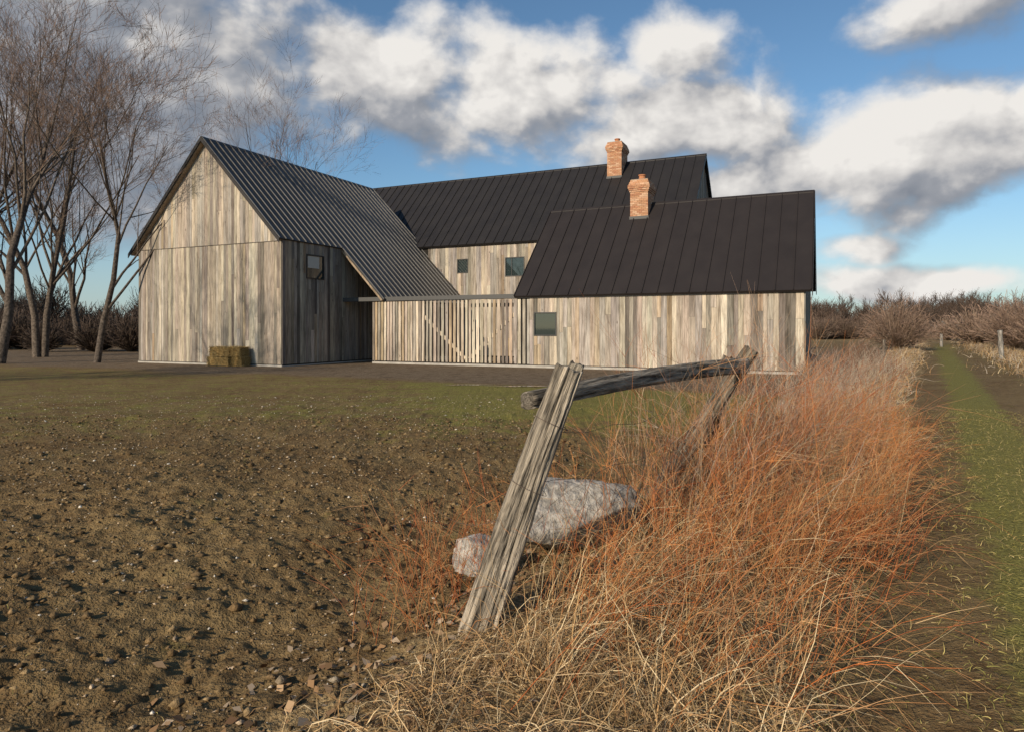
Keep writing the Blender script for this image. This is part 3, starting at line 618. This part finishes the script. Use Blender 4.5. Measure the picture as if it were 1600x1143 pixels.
# ------------------------------------------------------------------ bare trees
def tree_mesh(h,r0,seed,levels=5,spread=.55,first=.22,nb=(3,5),dens=1.0,twigr=.006,trunks=1):
    rs=random.Random(seed); segs=[]
    def grow(p,d,L,r,lev):
        n=5 if lev<2 else 4; pts=[p.copy()]; rad=[r]; cur=p.copy(); dd=d.copy(); r1=r*.30
        for i in range(n):
            dd=(dd+Vector((rs.gauss(0,.11),rs.gauss(0,.11),rs.gauss(0,.06)+(.03 if lev>0 else 0)))).normalized(); cur=cur+dd*(L/n); pts.append(cur.copy()); rad.append(max(twigr*.6,r+(r1-r)*(i+1)/n))
        segs.append((pts,rad,lev))
        if lev>=levels: return
        k=int(rs.randint(*nb)*dens)+(7 if lev==0 else 1)
        for j in range(k):
            t=rs.uniform(first if lev==0 else .2,1.0); fi=min(int(t*n),n-1); ft=t*n-fi; q=pts[fi].lerp(pts[fi+1],ft); rq=rad[fi]+(rad[fi+1]-rad[fi])*ft
            ax=(pts[fi+1]-pts[fi]).normalized(); pe=ax.orthogonal().normalized(); pe.rotate(Matrix.Rotation(rs.uniform(0,6.283),3,ax))
            sp_=rs.uniform(.6,1.25)*spread; nd=(ax+pe*sp_+Vector((0,0,.12))).normalized()
            grow(q,nd,L*rs.uniform(.42,.68)*(1.2-.5*t if lev==0 else 1),max(twigr*.8,rq*rs.uniform(.42,.64)),lev+1)
    for i in range(trunks):
        tl=.05 if trunks==1 else .22
        grow(Vector((rs.gauss(0,.15),rs.gauss(0,.15),-.3)),Vector((rs.gauss(0,tl),rs.gauss(0,tl),1)),h*.78*rs.uniform(.85,1),r0*rs.uniform(.75,1),0)
    parts=[]
    for nn in (6,5):
        ss=[s for s in segs if len(s[0])==nn]
        if not ss: continue
        for lo,sd in ((0,8),(1,5),(2,4),(3,3)):
            sel=[s for s in ss if (s[2]==lo or (lo==3 and s[2]>=3))]
            if not sel: continue
            P_=np.array([[tuple(v) for v in s[0]] for s in sel]); Rr=np.array([s[1] for s in sel])
            fine=lo>=3; col=pick([(.18,.115,.085),(.21,.14,.10),(.15,.105,.08)] if fine else [(.12,.095,.075),(.10,.08,.065)],len(sel),var=.12)
            parts.append(tubes(P_,Rr,col,sd,ribbon=fine))
    return merge(parts)
def place(T,x,y,sc,rot,sz=None):
    V,F,C=T; ca,sa=math.cos(rot)*sc,math.sin(rot)*sc
    return np.stack([V[:,0]*ca-V[:,1]*sa+x,V[:,0]*sa+V[:,1]*ca+y,V[:,2]*(sz or sc)+gl(x,y)],-1),F,C
T1=tree_mesh(17.5,.25,11,5,.66,.18,(3,4),1.0,.007); T2=tree_mesh(16,.19,23,5,.66,.2,(3,4),1.0,.007,2); T3=tree_mesh(14,.18,37,5,.70,.18,(3,4),1.0,.007)
print('tree faces',len(T1[1]),len(T2[1]),len(T3[1]))
for T,px,y,sc,rot in ((T1,5,31,1.05,.3),(T3,148,32,1.0,2.0),(T2,55,38,1.15,1.0),(T3,-60,36,1.2,4.0),(T1,125,50,1.15,3.0),(T1,490,62,1.22,2.5)):
    x=(px-CX)/FY*y; V,F,C=place(T,x,y,sc,rot); np_obj('bare_tree',V,F,C,[M_bark])
for T,x,y,sc,rot in ((T1,-22.5,14.5,.66,.3),(T3,-25.5,12.5,.8,2.0)):
    V,F,C=place(T,x,y,sc,rot); np_obj('bare_tree',V,F,C,[M_bark])
# ------------------------------------------------------------------ shrubs and far woods
def shrub(seed,n=500,h=3.5,w_=2.6,side=3,r=.010):
    lr=np.random.default_rng(seed); a=lr.uniform(0,6.283,n); sp_=lr.uniform(0,1,n)**.7
    ang=sp_*1.25; d=np.stack([np.cos(a)*np.sin(ang),np.sin(a)*np.sin(ang),np.cos(ang)],-1)
    m=6; t=np.linspace(0,1,m); L=lr.uniform(.65,1,n)
    pts=d[:,None,:]*(t[None,:,None]*L[:,None,None])*np.array([w_,w_,h])+np.cumsum(lr.normal(0,.05,(n,m,3)),axis=1)
    pts[...,2]=np.abs(pts[...,2]); P=[tubes(pts,np.full((n,m),r*1.4)*(1-.6*t),pick([(.26,.185,.13),(.21,.15,.11),(.30,.22,.16)],n),3,ribbon=True)]
    k=n*side; i=lr.integers(0,n,k); j=lr.integers(2,m,k); b_=pts[i,j]; dd=d[i]+lr.normal(0,.45,(k,3)); dd/=np.linalg.norm(dd,axis=1,keepdims=True); LL=lr.uniform(.25,.8,k)
    tp=np.stack([b_,b_+dd*LL[:,None]*.5,b_+dd*LL[:,None]+lr.normal(0,.05,(k,3))],1); tp[...,2]=np.abs(tp[...,2])
    P.append(tubes(tp,np.full((k,3),r),pick([(.28,.19,.14),(.24,.16,.12)],k),3,ribbon=True)); return merge(P)
S1=shrub(1,800,3.5,2.6,4); S2=shrub(2,450,3.0,2.2,2); S3=shrub(5,420,3.2,2.6,3,.020)
for T,px,y,sc,rot in ((S1,1404,50,1.08,0),(S1,1590,50,1.15,2),(S3,1525,66,1.15,3),(S1,1650,44,1.1,1),(S2,1300,24,.28,1),(S1,1345,27,.33,1),(S2,1265,20,.25,1),(S3,1480,90,1.0,3),(S3,1575,62,1.2,4)):
    x=(px-CX)/FY*y; V,F,C=place(T,x,y,sc,rot); np_obj('bare_shrub',V,F,C*.85,[M_str])
parts=[]
Td=tree_mesh(9,.12,51,3,.55,.1,(4,6),1.3,.04); Te=tree_mesh(9,.10,57,3,.7,.1,(4,6),1.3,.04)
lr=random.Random(3)
for i in range(200):
    y=lr.uniform(110,180); px=lr.uniform(1180,1900) if i<150 else lr.uniform(560,1200); x=(px-CX)/FY*y; sc=lr.uniform(.6,1.0)*(y/150)
    parts.append(place(lr.choice([Td,Te]),x,y,sc,lr.uniform(0,6)))
for i in range(110):
    y=lr.uniform(95,150); px=lr.uniform(1180,1450) if i<62 else lr.uniform(1500,1850); x=(px-CX)/FY*y; sc=lr.uniform(.75,1.15)*(y/105); parts.append(place(S3,x,y,sc,lr.uniform(0,6)))
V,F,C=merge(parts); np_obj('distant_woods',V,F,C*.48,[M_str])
parts=[]
for i in range(120):
    y=lr.uniform(46,90); px=lr.uniform(-350,560); x=(px-CX)/FY*y; parts.append(place(S3,x,y,lr.uniform(.7,1.05)*(y/62),lr.uniform(0,6)))
for i in range(50):
    y=lr.uniform(70,120); px=lr.uniform(-350,560); x=(px-CX)/FY*y; parts.append(place(Td,x,y,lr.uniform(.6,.95),lr.uniform(0,6)))
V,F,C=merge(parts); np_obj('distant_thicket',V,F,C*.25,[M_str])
M_w,_,_=material('puddle_water',(.04,.035,.028),.12,0,.5)
for i,(px,py,rx,ry) in enumerate(((820,604,.9,.16),(725,602,.6,.14))):
    y=CH*FY/(py-HZ); x=(px-CX)/FY*y; mb=MB(); n=36; zz=gl(x,y)+.02
    pts=[(x+rx*(1+.3*math.sin(3*a+i)+.15*math.sin(7*a))*math.cos(a),y+ry*(1+.3*math.sin(2*a+i)+.2*math.sin(5*a))*math.sin(a),zz) for a in [2*math.pi*k/n for k in range(n)]]
    mb.poly(pts,[tuple(range(n))]); mb.obj('puddle',[M_w])
